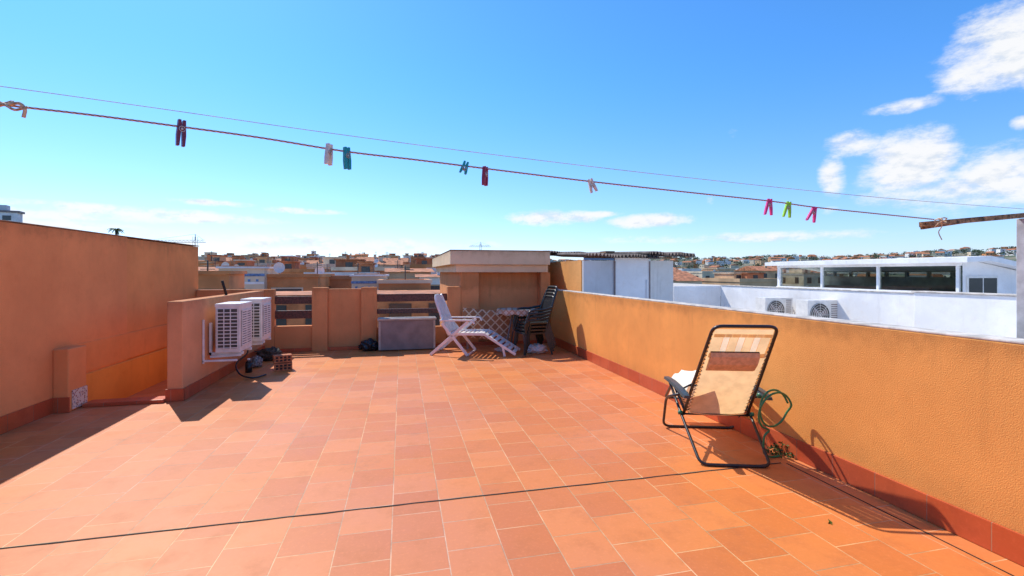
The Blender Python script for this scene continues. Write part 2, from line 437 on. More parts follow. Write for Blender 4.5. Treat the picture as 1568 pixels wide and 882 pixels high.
b.add([(u0+.04,v0,1.0),(u0+.04,v1,1.0),(u0+.04,v1,1.75),(u0+.04,v0,1.75)],[(0,1,2,3)],m_glass)
b.box(u0+.6,u0+.7,v0+1.2,v0+4.7,.98,1.10,m_grey)
b.box(u0,u0+.15,v1-.1,v1,.98,1.8,m_white)
b.box(u1-.15,u1,v1-.1,v1,.98,1.62,m_white)
# rear half wall, blinds and rear window band
b.box(u1-.12,u1,v0+.02,v1-.11,.985,1.40,m_inner)
b.box(u1-.13,u1-.01,v0+.02,v1-.11,1.56,1.64,m_inner)
for i in range(9):
    v=v0+.3+i*.66; b.box(u1-.14,u1-.02,v-.03,v+.03,1.402,1.558,m_inner)
b.add([(u1-.05,v0,1.40),(u1-.05,v1,1.40),(u1-.05,v1,1.56),(u1-.05,v0,1.56)],[(0,1,2,3)],m_glass)
b.add([(u0-.3,v0-.3,1.80),(u0-.3,v1+.3,1.80),(u0-.3,v1+.3,1.93),(u0-.3,v0-.3,1.93),
       (u0+.5,v0-.3,1.84),(u0+.5,v1+.3,1.84),(u0+.5,v1+.3,1.97),(u0+.5,v0-.3,1.97),
       (u1+.5,v0-.3,1.5),(u1+.5,v1+.3,1.5),(u1+.5,v1+.3,1.62),(u1+.5,v0-.3,1.62)],
      [(0,3,2,1),(3,7,6,2),(0,1,5,4),(0,4,7,3),(1,2,6,5),(4,8,11,7),(7,11,10,6),(5,6,10,9),(4,5,9,8),(8,9,10,11)],m_white)
b.add([(u0,v0-.004,.98),(u1,v0-.004,.98),(u1,v0-.004,1.55),(u0+.5,v0-.004,1.83),(u0,v0-.004,1.8)],[(0,1,2,3,4)],m_white)
b.box(u0+.12,u0+1.2,v0-.03,v0-.008,.9,1.45,m_acw); b.box(u0+.18,u0+.64,v0-.04,v0-.031,.96,1.40,m_glassd); b.box(u0+.69,u0+1.14,v0-.04,v0-.031,.96,1.40,m_glassd)
b.build('glazed_pavilion',bevel=.0)
b=MB(); b.box(18.2,22,9.6,11,-9,1.45,m_rough); b.box(18.1,22.1,9.5,11.1,1.452,1.55,m_rooft)
b.box(18.6,19.4,9.55,9.599,.3,1.1,m_glassd); b.build('orange_house')
m_nb=mat('neighbour_brown_orange',(.50,.22,.09),.9,.25,1.2)
b=MB()
b.box(-9,2.9,20,24,-9,.55,m_nb)
for i in range(7): b.box(-8.5+i*1.6,-7.6+i*1.6,19.95,19.999,-.9,.25,m_glassd)
b.box(-9.1,3.0,19.9,24.1,.552,.66,m_rooft)
b.build('terracotta_row_house')
b=MB()
b.box(8,16,20,26,-9,.75,m_panel1); b.box(7.9,16.1,19.9,26.1,.76,.9,m_cement)
for i in range(5): b.box(8.6+i*1.5,9.5+i*1.5,19.96,19.995,-.5,.4,m_glassd)
b.build('grey_flat_roofed_building')

# ------------------------------------------------------------------ clothesline
def ropeY(px,a,b_):
    t=px/1568; return 1/((1/a)*(1-t)+(1/b_)*t)
A2=[(-260,138),(-60,152),(0,160),(140,176),(277,194),(400,211),(530,232),(640,245),(743,258),(905,278),(1050,294),(1180,308),(1245,317),(1340,327),(1430,336)]
A1=[(-260,98),(0,132),(250,167),(500,203),(750,236),(1000,266),(1250,293),(1400,307),(1568,320)]
def r2(px): return ropeY(px,1.27,2.68)
def r1(px): return ropeY(px,1.6,2.67)
def stripe_mat(name,a,b_,sc):
    m,t,b,o=nt(name); p=pos(t); sp=N(t,'ShaderNodeSeparateXYZ'); t.links.new(p,sp.inputs[0])
    s=math_(t,'SINE',math_(t,'MULTIPLY',math_(t,'ADD',sp.outputs[0],math_(t,'MULTIPLY',sp.outputs[2],2.5)),sc))
    t.links.new(mixc(t,ramp01(t,s,-.3,.3),a,b_),b.inputs['Base Color']); b.inputs['Roughness'].default_value=.9; return m
m_rope2=stripe_mat('twisted_rope',(.66,.50,.44),(.22,.07,.07),420)
m_rope1=mat('thin_cord',(.60,.68,.58),.8)
m_rope3=mat('frayed_rope',(.62,.42,.26),.95,.3,90)
b=MB(); b.tube(spline([P(x,y,r2(x)) for x,y in A2],6),.0031,m_rope2,8)
b.tube(spline([P(x,y,r1(x)) for x,y in A1],6),.0015,m_rope1,6)
c=P(1441,338,r2(1441))
b.tube([c+Vector((.018*math.cos(a*.6),.02*math.sin(a*.9),.014*math.sin(a*.6))) for a in range(30)],.003,m_rope3,6)
b.tube(spline([c,c+Vector((.004,0,-.03)),c+Vector((-.002,.01,-.06)),c+Vector((.006,0,-.10))],4),.0022,m_rope3,6)
b.tube(spline([c,c+Vector((-.02,0,-.015)),c+Vector((-.03,.01,-.035))],4),.0022,m_rope3,6)
for k in range(4):
    cx=P(-25+k*12,160+U(-2,2),1.27)
    b.tube([cx+Vector((.010*math.cos(a*.7)+a*.0006,.009*math.sin(a*.8+k),.008*math.sin(a*.7+k))) for a in range(14)],.0034,m_rope3,6)
b.tube(spline([P(10,162,1.26),P(28,158,1.25),P(38,166,1.25),P(36,180,1.25)],5),.0042,m_rope3,6)
b.tube(spline([P(5,158,1.26),P(22,168,1.25),P(42,164,1.25)],5),.0035,m_rope3,6)
b.build('clothesline')
b=MB()
b.beam((2.70,1.94,1.805),(3.56,1.97,1.885),.033,.028,m_oldwood)
b.beam((2.72,1.955,1.79),(3.05,1.955,1.835),.02,.02,m_oldwood)
b.build('wooden_line_arm',bevel=.003)
b=MB()
b.box(3.475,3.55,1.92,1.99,-.05,1.86,m_postm); b.box(3.37,3.56,1.93,1.98,.9,.95,m_postm); b.box(3.37,3.56,1.93,1.98,.3,.35,m_postm)
b.build('metal_post',bevel=.004)

def peg(px,py,col,size=.074,ang=0,open_=.12,tilt=0,Yf=r2):
    Y=Yf(px); c=P(px,py,Y)
    m=bpy.data.materials.get(col[0]) or mat(col[0],col[1],.4,.1,60)
    b=MB()
    for s in (-1,1):
        a=s*open_
        pts=[(s*.006,0,.016),(s*.0055,0,.004),(s*.0065+math.sin(a)*size*.35,0,-size*.4),(s*.006+math.sin(a)*size*.8,0,-size+.014)]
        vs=[];fs=[]
        ws=[.0035,.0045,.005,.0035]
        for (x,y,z),w in zip(pts,ws):
            for sx,sy in ((-1,-1),(1,-1),(1,1),(-1,1)): vs.append((x+sx*w,y+sy*.0065,z))
        for i in range(3):
            for k in range(4): fs.append((i*4+k,i*4+(k+1)%4,i*4+4+(k+1)%4,i*4+4+k))
        fs+= [(3,2,1,0),(12,13,14,15)]
        b.add(vs,fs,m)
    b.tube([(.008*math.cos(a*.6),-.008,-.012+.008*math.sin(a*.6)) for a in range(11)],.0012,m_postm,5)
    b.cyl((0,-.009,-.012),(0,.009,-.012),.0035,m_postm,8)
    M=Matrix.Translation(c)@Matrix.Rotation(-YAW+ang,4,'Z')@Matrix.Rotation(tilt,4,'Y')
    return b.build('clothes_peg',M=M,bevel=.0012)
MAR=('maroon_peg',(.16,.01,.04)); WHT=('ivory_peg',(.75,.65,.55)); TEA=('teal_peg',(.0,.30,.33)); PNK=('pink_peg',(.72,.02,.20)); LIM=('lime_peg',(.35,.72,.02)); RED=('crimson_peg',(.30,.01,.05))
peg(278,192,MAR,.076,.9,.02,.05); peg(504,228,WHT,.066,1.2,.05,.08); peg(531,233,TEA,.070,.9,.02,-.05)
peg(712,254,TEA,.042,.3,.12,.3); peg(743,262,RED,.066,1.0,.02,.05); peg(905,280,WHT,.052,.1,.12,-.35)
peg(1178,310,PNK,.07,0,.15,.1); peg(1207,314,LIM,.07,0,.15,.15); peg(1246,322,PNK,.068,0,.22,.3)

# ------------------------------------------------------------------ garden recliner (near right)
b=MB()
fr=.0125
def T(path,r=fr,m=m_black,n=10): b.tube(path,r,m,n)
def BY(z): return .10-.65*((z-.29)/.83)
T(rounded([(-.275,.12,.27),(-.262,BY(.70),.70),(-.240,-.575,1.145),(.228,-.575,1.145),(.255,BY(.70),.70),(.275,.12,.27)],.07))
T(rounded([(-.275,.08,.32),(-.27,.52,.47),(-.26,.88,.22),(.26,.88,.22),(.27,.52,.47),(.275,.08,.32)],.06))
T(rounded([(-.31,.52,.50),(-.30,.10,.28),(-.27,-.36,.013),(.27,-.36,.013),(.30,.10,.28),(.31,.52,.50)],.07))
T(rounded([(-.33,-.05,.50),(-.37,.36,.36),(-.35,.58,.013),(.35,.58,.013),(.37,.36,.36),(.33,-.05,.50)],.08))
T([(-.30,.10,.28),(.30,.10,.28)],.009); T([(-.31,.44,.455),(.31,.44,.455)],.009)
T([(-.262,BY(.62),.62),(-.33,.05,.50)],.008); T([(.262,BY(.62),.62),(.33,.05,.50)],.008)
for s in (-1,1):
    pts=[(s*.33,-.20,.505),(s*.335,-.05,.525),(s*.335,.25,.53),(s*.33,.52,.51)]
    sp=spline(pts,4); vs=[];fs=[]
    for i,q in enumerate(sp):
        w=.034*(.75+.25*math.sin(math.pi*min(1,i/len(sp)*1.1)))
        for dx,dz in ((-w,-.010),(-w*.8,.014),(w*.8,.014),(w,-.010)): vs.append((q.x+dx,q.y,q.z+dz))
    for i in range(len(sp)-1):
        for k in range(4): fs.append((i*4+k,i*4+4+k,i*4+4+(k+1)%4,i*4+(k+1)%4))
    fs+= [(0,1,2,3),tuple(len(vs)-4+k for k in (3,2,1,0))]
    b.add(vs,fs,m_armr,False)
    b.cyl((s*.29,-.07,.50),(s*.35,-.07,.50),.022,m_greenp,12)
    b.cyl((s*.29,.10,.29),(s*.325,.10,.29),.018,m_greenp,12)
def sheet(prof,w,mt,cols=8,sag=.02):
    vs=[];fs=[]
    for q in prof:
        q=Vector(q)
        for i in range(cols+1):
            t=i/cols*2-1
            vs.append((t*w(q) ,q.y+sag*(1-t*t)*.6,q.z-sag*(1-t*t)))
    n=cols+1
    for j in range(len(prof)-1):
        for i in range(cols): fs.append((j*n+i,j*n+i+1,(j+1)*n+i+1,(j+1)*n+i))
    b.add(vs,fs,mt,True)
bp=[(0,.10-.65*t,.29+.83*t) for t in [i/16 for i in range(17)]]
sheet([q for q in bp if q[2]<.93],lambda q:.240-.018*(q.z-.29)/.83,m_fab)
zt=[q for q in bp if .86<=q[2]<1.08]
for x0,x1,mm in ((-.220,-.135,m_fab),(-.132,-.085,m_fab2),(-.082,-.020,m_fab),(-.017,.030,m_fab2),(.033,.095,m_fab),(.098,.145,m_fab2),(.148,.218,m_fab)):
    vs=[];fs=[]
    for q in zt: vs+= [(x0,q[1],q[2]+.02),(x1,q[1],q[2]+.02)]
    for j in range(len(zt)-1): fs.append((j*2,j*2+1,j*2+3,j*2+2))
    b.add(vs,fs,mm)
b.add([(-.222,BY(1.05),1.05),(.218,BY(1.05),1.05),(.212,BY(1.12),1.12),(-.218,BY(1.12),1.12)],[(0,1,2,3)],m_fab)
sheet(spline([(0,.06,.30),(0,.3,.33),(0,.52,.45),(0,.62,.42),(0,.86,.24)],4),lambda q:.235,m_fab2)
tw=[];fs=[]
for j in range(9):
    for i in range(9):
        s_,t_=i/8,j/8
        tw.append((-.30+.12*s_+.012*math.sin(5*t_), .0+.50*t_, .45+.04*t_+(.25-.15*t_)*s_**.8+.012*math.sin(9*s_+4*t_)))
for j in range(8):
    for i in range(8): fs.append((j*9+i,j*9+i+1,j*9+i+10,j*9+i+9))
b.add(tw,fs,m_towel,True)
vs=[]; zc=.835
for k,(z,th) in enumerate(((-.085,.006),(-.06,.022),(0,.032),(.06,.022),(.085,.006))):
    y=BY(zc+z)
    for x in (-.20,.17): vs+=[(x,y-th,zc+z-th*.7),(x,y+th,zc+z+th*.7)]
fs=[]
for j in range(4):
    o=j*4
    fs+=[(o,o+2,o+6,o+4),(o+1,o+5,o+7,o+3),(o,o+4,o+5,o+1),(o+2,o+3,o+7,o+6)]
b.add(vs,fs,m_pillow,False)
for s in (-1,1):
    pts=[]
    for i in range(44):
        t=i/43; z=.30+.79*t; y=BY(z); fx=.272-.03*t
        pts.append((s*(fx if i%2 else .225),y+(.0 if i%2 else .004),z))
    b.tube(pts,.0035,m_black,5)
    pts=[]
    for i in range(24):
        t=i/23; pts.append((s*(.27 if i%2 else .23),.1+.42*t,.315+.15*t))
    b.tube(pts,.0035,m_black,5)
p=W(1.81,4.1); b.build('folding_recliner_chair',(p.x,p.y,0),-YAW-math.radians(5))

# hose looped over the chair side
b=MB()
hp=[]
for k in range(2):
    for a in range(12):
        an=a/12*2*math.pi+.6
        X=2.15+(.125+.02*k)*math.cos(an)+.05*math.sin(an); Yd=3.86+.04*math.sin(an*1.3+k)-.03*k; z=.43-.02*k+(.14+.015*k)*math.sin(an)-.05*math.cos(an)
        hp.append(W(X,Yd,z))
hp=hp[:21]+[W(2.07,3.86,.2),W(2.08,3.88,.06),W(2.16,3.92,.012),W(2.24,3.94,.012)]
b.tube(spline(hp,5),.0085,mat('green_hose',(.03,.20,.08),.35),8); b.build('garden_hose')
def clump(name,c,n,rad,h,size,mt):
    b=MB()
    for i in range(n):
        a=U(0,6.28); r=rad*math.sqrt(R()); p=Vector((c[0]+r*math.cos(a),c[1]+r*math.sin(a),c[2]+U(.003,h)*(1-r/rad*.7)))
        d=Vector((U(-1,1),U(-1,1),U(-.2,1))).normalized()*size*U(.5,1.2); s=d.cross(Vector((U(-1,1),U(-1,1),U(-1,1)))).normalized()*size*.25
        b.add([p-d*.5,p+s,p+d*.5,p-s],[(0,1,2,3)],mt)
    return b.build(name)
p=W((1200-784)/F*4.0,4.0); clump('weed_plant',(p.x-.02,p.y+.0,0),170,.11,.13,.035,m_leaf)
p=W((1270-784)/F*2.9,2.9); clump('fallen_leaf',(p.x,p.y,0),4,.015,.012,.045,mat('yellow_green_leaf',(.25,.30,.04),.6))

# ------------------------------------------------------------------ white sun lounger
b=MB(); hw=.28
for s in (-1,1):
    y=s*hw
    b.beam((-.42,y,.40),(.27,y,.41),.035,.05,m_whitepl)
    b.beam((.27,y,.41),(.86,y,.05),.035,.045,m_whitepl)
    b.tube(spline([(-.42,y*.95,.40),(-.55,y*.95,.72),(-.66,y*.85,1.0),(-.69,y*.6,1.12)],5),.022,m_whitepl,8)
    ya=s*(hw+.04)
    b.beam((-.02,ya,.64),(-.74,ya,.015),.032,.05,m_whitepl)
    b.beam((-.52,ya,.60),(-.03,ya,.015),.032,.05,m_whitepl)
    b.beam((-.56,ya,.655),(.06,ya,.665),.065,.028,m_whitepl)
    b.beam((.06,ya,.665),(.10,ya,.60),.065,.028,m_whitepl)
    b.beam((.62,y,.20),(.66,y,.01),.03,.04,m_whitepl)
b.beam((-.74,-hw-.04,.02),(-.74,hw+.04,.02),.04,.03,m_whitepl); b.beam((-.03,-hw-.04,.02),(-.03,hw+.04,.02),.04,.03,m_whitepl)
for i in range(8):
    x=-.37+i*.085; z=.405-.02*math.sin(math.pi*i/7); b.box(x-.03,x+.03,-hw+.015,hw-.015,z,z+.015,m_whitepl)
for i in range(7):
    t=(i+.5)/7; x=.27+.59*t; z=.41-.36*t
    b.beam((x,-hw+.015,z+.015),(x,hw-.015,z+.015),.062,.014,m_whitepl,side=(.59,0,-.36))
for i in range(5):
    y=-.2+i*.1
    b.beam((-.43,y,.43),(-.66,y*.9,1.0),.085,.014,m_whitepl,side=(0,1,0))
for t in (.0,.45,.92): b.beam((-.43-.24*t,-hw*.95,.44+.58*t),(-.43-.24*t,hw*.95,.44+.58*t),.05,.02,m_whitepl,side=(-.24,0,.58))
vs=[];n=14
for k in range(n+1):
    a=math.pi*k/n; vs.append((-.655-.04*math.sin(a),.26*math.cos(a),.98+.15*math.sin(a)))
vs2=[(v[0]-.018,v[1],v[2]+.004) for v in vs]
b.add(vs+vs2,[tuple(range(n+1)),tuple(range(2*n+1,n,-1))]+[(i,i+n+1,i+n+2,i+1) for i in range(n)],m_whitepl)
p=W(-.74,8.98); b.build('sun_lounger',(p.x,p.y,0),-YAW-math.radians(9),bevel=.005)

# ------------------------------------------------------------------ stacked chairs
b=MB()
def chair(dx,dz):
    O=Vector((dx,0,dz))
    def v(x,y,z): return (x+O.x,y,z+O.z)
    for s in (-1,1):
        b.beam(v(-.22,s*.24,.42),v(-.27,s*.27,.0),.05,.045,m_stack,taper=.7)
        b.beam(v(.18,s*.22,.42),v(.30,s*.27,.0),.05,.045,m_stack,taper=.7)
        b.tube(spline([v(-.24,s*.27,.42),v(-.26,s*.29,.60),v(-.18,s*.29,.655),v(.05,s*.285,.665),v(.24,s*.26,.70)],4),.022,m_stack,8)
        b.tube(spline([v(.18,s*.22,.42),v(.26,s*.235,.75),v(.36,s*.2,1.02)],5),.022,m_stack,8)
    b.box(-.26+dx,.20+dx,-.24,.24,.39+dz,.425+dz,m_stack)
    for i in range(6):
        y=-.175+i*.07; b.beam(v(.19,y,.44),v(.355,y*.85,1.0),.055,.014,m_stack,side=(0,1,0))
    b.tube(rounded([v(.36,-.2,1.0),v(.385,-.17,1.08),v(.385,.17,1.08),v(.36,.2,1.0)],.04),.024,m_stack,8)
for i in range(4): chair(i*.022,i*.062)
p=W(.38,9.0); b.build('stacked_garden_chairs',(p.x,p.y,0),-YAW+math.radians(22),bevel=.003)

b=MB(); n=32
top=[(.42*math.cos(2*math.pi*k/n),.34*math.sin(2*math.pi*k/n),.82) for k in range(n)]
low=[(x*1.03*(1+.04*math.sin(k*2.4)),y*1.03*(1+.04*math.sin(k*2.4)),.72+.02*math.sin(k*1.7)) for k,(x,y,z) in enumerate(top)]
b.add(top+low,[tuple(range(n))]+[(k,k+n,(k+1)%n+n,(k+1)%n) for k in range(n)],m_cloth)
for a in range(4):
    an=a*1.571+.5; b.cyl((.1*math.cos(an),.1*math.sin(an),.81),(.3*math.cos(an),.28*math.sin(an),0),.016,m_grey,8)
p=W(.12,9.42); b.build('garden_table',(p.x,p.y,0),-YAW)
b=MB()
vs=[];fs=[];nx,nz=20,10
for s in (0,1):
    for j in range(nz+1):
        for i in range(nx+1):
            x=-.48+.96*i/nx; z=.25+.58*j/nz - .10*(x+.48)
            e=min(1,6*min(i/nx,1-i/nx,j/nz,1-j/nz)+.1)
            bul=.035*(.6+.4*abs(math.sin(x*14))*abs(math.sin(z*14)))*e
            vs.append((x,(bul if s else -bul)+.12*(j/nz)+.02*math.sin(x*5),z))
M_=(nx+1)*(nz+1)
for s in (0,1):
    for j in range(nz):
        for i in range(nx):
            o=s*M_+j*(nx+1)+i; q=(o,o+1,o+nx+2,o+nx+1); fs.append(q if not s else q[::-1])
b.add(vs,fs,m_quilt,True)
b.box(-.40,-.36,.0,.04,0,.30,m_grey); b.box(.36,.40,.0,.04,0,.26,m_grey)
p=W(-.52,9.5); b.build('quilted_lounger_cushion',(p.x,p.y,0),-YAW)

def lump(name,c,sx,sy,sz,mt,seed=0,sc=4):
    import bmesh
    bm=bmesh.new(); bmesh.ops.create_icosphere(bm,subdivisions=4,radius=1)
    for v in bm.verts:
        n=mnoise.fractal(v.co*sc*.5+Vector((seed,0,0)),1,2,5)
        cr=abs(mnoise.noise(v.co*sc+Vector((seed,3,1))))
        v.co*=1+.35*n-.3*cr
        v.co=Vector((v.co.x*sx,v.co.y*sy,max(v.co.z*sz,-sz*.8)+sz*.8))
    me=bpy.data.meshes.new(name); bm.to_mesh(me); bm.free(); me.materials.append(mt)
    for p in me.polygons: p.use_smooth=True
    o=bpy.data.objects.new(name,me); scene.collection.objects.link(o); o.location=c; return o
p=P(566,530,9.3); lump('black_bag',(p.x,p.y,0),.17,.14,.13,m_bag,1)
p=P(553,530,9.5); lump('shoe',(p.x,p.y,0),.07,.14,.06,m_bag,3)
p=P(823,530,9.0); lump('crumpled_cloth_bag',(p.x,p.y,0),.2,.14,.1,m_bagw,5,6)
p=P(770,530,9.2); lump('crumpled_cloth',(p.x,p.y,0),.16,.1,.05,m_bagw,6,6)
p=P(412,535,8.3); lump('dry_plant_debris',(p.x,p.y,0),.22,.16,.12,mat('debris',(.06,.05,.04),.9,.5,30),9,9)
p=P(392,560,7.7); lump('rubbish_bag',(p.x,p.y,0),.10,.12,.10,mat('greybag',(.25,.24,.24),.6,.5,30),12,7)
p=P(383,572,7.3)
b=MB(); b.cyl((0,0,0),(0,0,.15),.05,m_bag,14); b.cyl((0,0,.15),(0,0,.19),.05,m_bag,14,.02); b.cyl((0,0,.19),(0,0,.215),.022,m_whitepl,12); b.build('plastic_bottle',(p.x-.02,p.y,0))
b=MB()
for z in (0,.125):
    Mz=Matrix.Rotation(.12 if z else 0,4,'Z')
    b.box(0,.26,0,.13,z,z+.115,m_brick,Mz)
    for i in range(4):
        for k in range(2): b.box(.025+i*.058,.062+i*.058,-.003,.0,z+.02+k*.045,z+.05+k*.045,m_dark,Mz)
b.box(.02,.24,.15,.26,0,.11,m_brick)
p=W(-3.72,7.35); b.build('stacked_bricks',(p.x,p.y,0),.25,bevel=.004)
p=W((800-784)/F*8.55,8.55); b=MB(); b.beam((p.x,p.y,.012),(p.x+.35,p.y+.25,.03),.02,.02,m_oldwood); b.build('wood_stick')

# ------------------------------------------------------------------ ground with hills
def ridge(az):
    d=math.degrees(az)
    base=30+10*mnoise.noise(Vector((d*.12,0,0)))+5*mnoise.noise(Vector((d*.5,4,0)))+2.0*mnoise.noise(Vector((d*2,8,0)))
    base+=14*math.exp(-((d-60)/9)**2)+8*math.exp(-((d-36)/8)**2)
    return base
def gz(x,y):
    r=math.hypot(x,y); az=math.atan2(x,y)
    if r<160: return -9.0
    t=min(1,(r-160)/1240); t=t*t*(3-2*t)
    z=-9+t*(9+ridge(az))
    if r>1400: z-= (r-1400)*.012
    return z+ t*5*mnoise.noise(Vector((x*.006,y*.006,0)))
m,t,bb,o=nt('ground_scrub'); pp=pos(t)
n1=noise_(t,pp,.02,8,.7); n2=noise_(t,pp,.12,6,.7)
c=mixc(t,ramp01(t,n1,.42,.58),(.10,.13,.07),(.24,.20,.13)); c=mixc(t,ramp01(t,n2,.5,.7),c,(.09,.12,.07))
t.links.new(c,bb.inputs['Base Color']); bb.inputs['Roughness'].default_value=1
m_ground=m
vs=[(0,0,-9)];fs=[]
rs=[20,60,120,160,220,300,400,520,660,820,1000,1150,1300,1400,1500,1700,2100,2700,3600]; na=360
for r in rs:
    for k in range(na):
        a=2*math.pi*k/na; x,y=r*math.sin(a),r*math.cos(a); vs.append((x,y,gz(x,y)))
for k in range(na): fs.append((0,1+(k+1)%na,1+k))
for j in range(len(rs)-1):
    for k in range(na):
        a=1+j*na+k; a2=1+j*na+(k+1)%na; fs.append((a,a2,a2+na,a+na))
b=MB(); b.add(vs,fs,m_ground,True); b.build('ground')

# ------------------------------------------------------------------ town
WC=[mat('town_orange',(.64,.27,.10),.9,.2,.6),mat('town_sand',(.66,.42,.23),.9,.15,.6),mat('town_cream',(.72,.58,.41),.9,.15,.6),mat('town_white',(.76,.74,.70),.9,.12,.6),mat('town_terracotta',(.46,.18,.08),.9,.25,.6)]
m_blue=mat('blue_tile_band',(.12,.22,.42),.4,.3,8)
def house(px,Y,w,d,pyt,col,kind,name='townhouse'):
    zt=H+(HY-pyt)/F*Y; p=W((px-784)/F*Y,Y); b=MB(); g=-9.5
    wm=col
    b.box(-w/2,w/2,0,d,g,zt,wm)
    tr=random.choice(WC[1:4]); k_=min(1,Y/60)
    if kind=='flat':
        ph=.45*k_
        b.box(-w/2-.08,w/2+.08,-.08,.18,zt+.003,zt+ph,tr if R()<.4 else wm); b.box(-w/2-.08,w/2+.08,d-.18,d+.08,zt+.003,zt+ph,wm)
        b.box(-w/2-.08,-w/2+.18,.18,d-.18,zt+.003,zt+ph,wm); b.box(w/2-.18,w/2+.08,.18,d-.18,zt+.003,zt+ph,wm)
        if Y>36:
            for rep in range(1 if R()<.5 else 2):
                tw=w*U(.2,.45); tx=U(-w/2+tw/2,w/2-tw/2); th=U(.6,1.7)*k_; yo=rep*d*.12
                b.box(tx-tw/2,tx+tw/2,d*.3-yo,d*.8,zt+.004*rep,zt+th,random.choice([wm,tr,WC[4]])); b.box(tx-tw/2-.15,tx+tw/2+.15,d*.3-.15-yo,d*.8+.15,zt+th,zt+th+.12,m_rooft if R()<.6 else tr)
                b.box(tx-.35,tx+.35,d*.3-.03-yo,d*.3-.001-yo,zt+.05,zt+th*.8,m_glassd)
    else:
        rh=w*U(.12,.2)*k_; o=.3
        b.add([(-w/2-o,-o,zt),(w/2+o,-o,zt),(w/2+o,d+o,zt),(-w/2-o,d+o,zt),(-w/2-o,d/2,zt+rh),(w/2+o,d/2,zt+rh)],
              [(0,1,5,4),(2,3,4,5),(1,2,5),(3,0,4),(0,3,2,1)],m_rooft)
        cx=U(-w*.3,w*.3); b.box(cx-.25,cx+.25,d*.3,d*.3+.45,zt,zt+rh+.4,wm); b.box(cx-.33,cx+.33,d*.3-.08,d*.3+.53,zt+rh+.4,zt+rh+.5,m_rooft)
    nwin=max(1,int(w/2.2))
    for fl in range(3):
        zc=zt-1.3-fl*2.9
        for i in range(nwin):
            x=-w/2+w*(i+.5)/nwin; ww=U(.45,.8)
            b.box(x-ww-.08,x+ww+.08,-.05,-.001,zc-.75,zc+.75,tr); b.box(x-ww,x+ww,-.06,-.051,zc-.67,zc+.67,m_glassd)
        for s in (-1,1):
            for i in range(2):
                y=d*(i+.5)/2; xx=s*w/2
                b.box(min(xx,xx+s*.05),max(xx,xx+s*.05),y-.5,y+.5,zc-.7,zc+.7,m_glassd)
        b.box(-w/2-.04,w/2+.04,-.045,-.0,zc-1.5,zc-1.35,tr)
    if R()<.8:
        ax=U(-w*.4,w*.4); ah=U(1.0,2.2)*max(.5,k_)
        b.cyl((ax,d*.5,zt),(ax,d*.5,zt+ah),.03,m_acd,6)
        for k in range(3): b.cyl((ax-.25,d*.5,zt+ah-.1-k*.12),(ax+.25,d*.5,zt+ah-.1-k*.12),.014,m_acd,4)
    if R()<.3:
        ax=U(-w*.4,w*.4); c=Vector((ax,.3,zt+.55)); n=14
        b.add([c]+[c+Vector((.3*math.cos(6.283*k/n),-.12,.3*math.sin(6.283*k/n))) for k in range(n)],[(0,1+k,1+(k+1)%n) for k in range(n)],m_white)
        b.cyl((ax,.35,zt),(ax,.35,zt+.55),.03,m_crane,6)
    return b.build(name,(p.x,p.y,0),U(-.05,.05))
house(322,17,1.2,2,420,WC[0],'flat')
house(440,26,3.2,5,425,WC[0],'flat'); house(515,30,2.8,5,428,WC[4],'flat'); house(620,24,2.6,4,434,WC[0],'flat'); house(668,34,2.4,4,424,WC[3],'gable')
def tower(px,Y,w,pyt):
    zt=H+(HY-pyt)/F*Y; p=W((px-784)/F*Y,Y); b=MB()
    b.box(-w/2,w/2,0,3,-9,zt,WC[2]); b.box(-w/2-.1,w/2+.1,-.1,3.1,zt,zt+.10,m_white); b.box(-w/2+.1,w/2-.1,.2,2.8,zt+.10,zt+.15,m_rooft)
    b.box(-w/2-.02,w/2+.02,-.02,-.001,zt-.42,zt-.28,m_blue); b.box(-w/2+.0,w/2,-.03,-.001,zt-.85,zt-.72,m_white)
    for i in range(5): b.box(-w/2+.2+i*w/5.5,-w/2+.32+i*w/5.5,-.02,-.001,zt-.7,zt-.58,m_blue)
    b.build('rendered_roof_tower',(p.x,p.y,0),0)
tower(370,25,2.2,411); tower(565,27,1.9,423)
rnd=random.Random(3)
for Y,lo,hi in ((38,416,426),(50,408,418),(64,404,414),(82,401,410),(105,397,406),(135,394,403),(175,391,401),(215,389,399)):
    px=285+rnd.uniform(0,20)
    while px<712:
        w=rnd.uniform(3.2,6); wpx=w*F/Y
        if rnd.random()<.88: house(px+wpx/2,Y*rnd.uniform(.93,1.07),w,rnd.uniform(4,7),rnd.uniform(lo,hi),WC[rnd.choice([0,0,0,1,1,2,3,4])],rnd.choice(['flat','flat','flat','gable']))
        px+=wpx*rnd.uniform(1.0,1.3)
for Y,lo,hi in ((60,426,432),(110,414,421),(170,410,415)):
    px=1000
    while px<1230:
        w=rnd.uniform(6,9); wpx=w*F/Y
        house(px+wpx/2,Y,w,8,rnd.uniform(lo,hi),WC[rnd.choice([1,2,3,3])],rnd.choice(['flat','flat','gable']))
        px+=wpx*1.6
b=MB(); p=P(12,318,60)
b.box(-6,.9,0,1.5,-9,p.z-.6,m_white); b.box(-6.1,1.1,-.1,1.6,p.z-.6,p.z-.35,m_grey); b.box(-6,-.2,.2,1.3,p.z-.35,p.z+.35,m_panel1)
b.box(-.5,.3,-.04,-.001,p.z-1.6,p.z-1.0,m_glassd); b.build('white_apartment_block',(p.x,p.y,0),-YAW+.5)

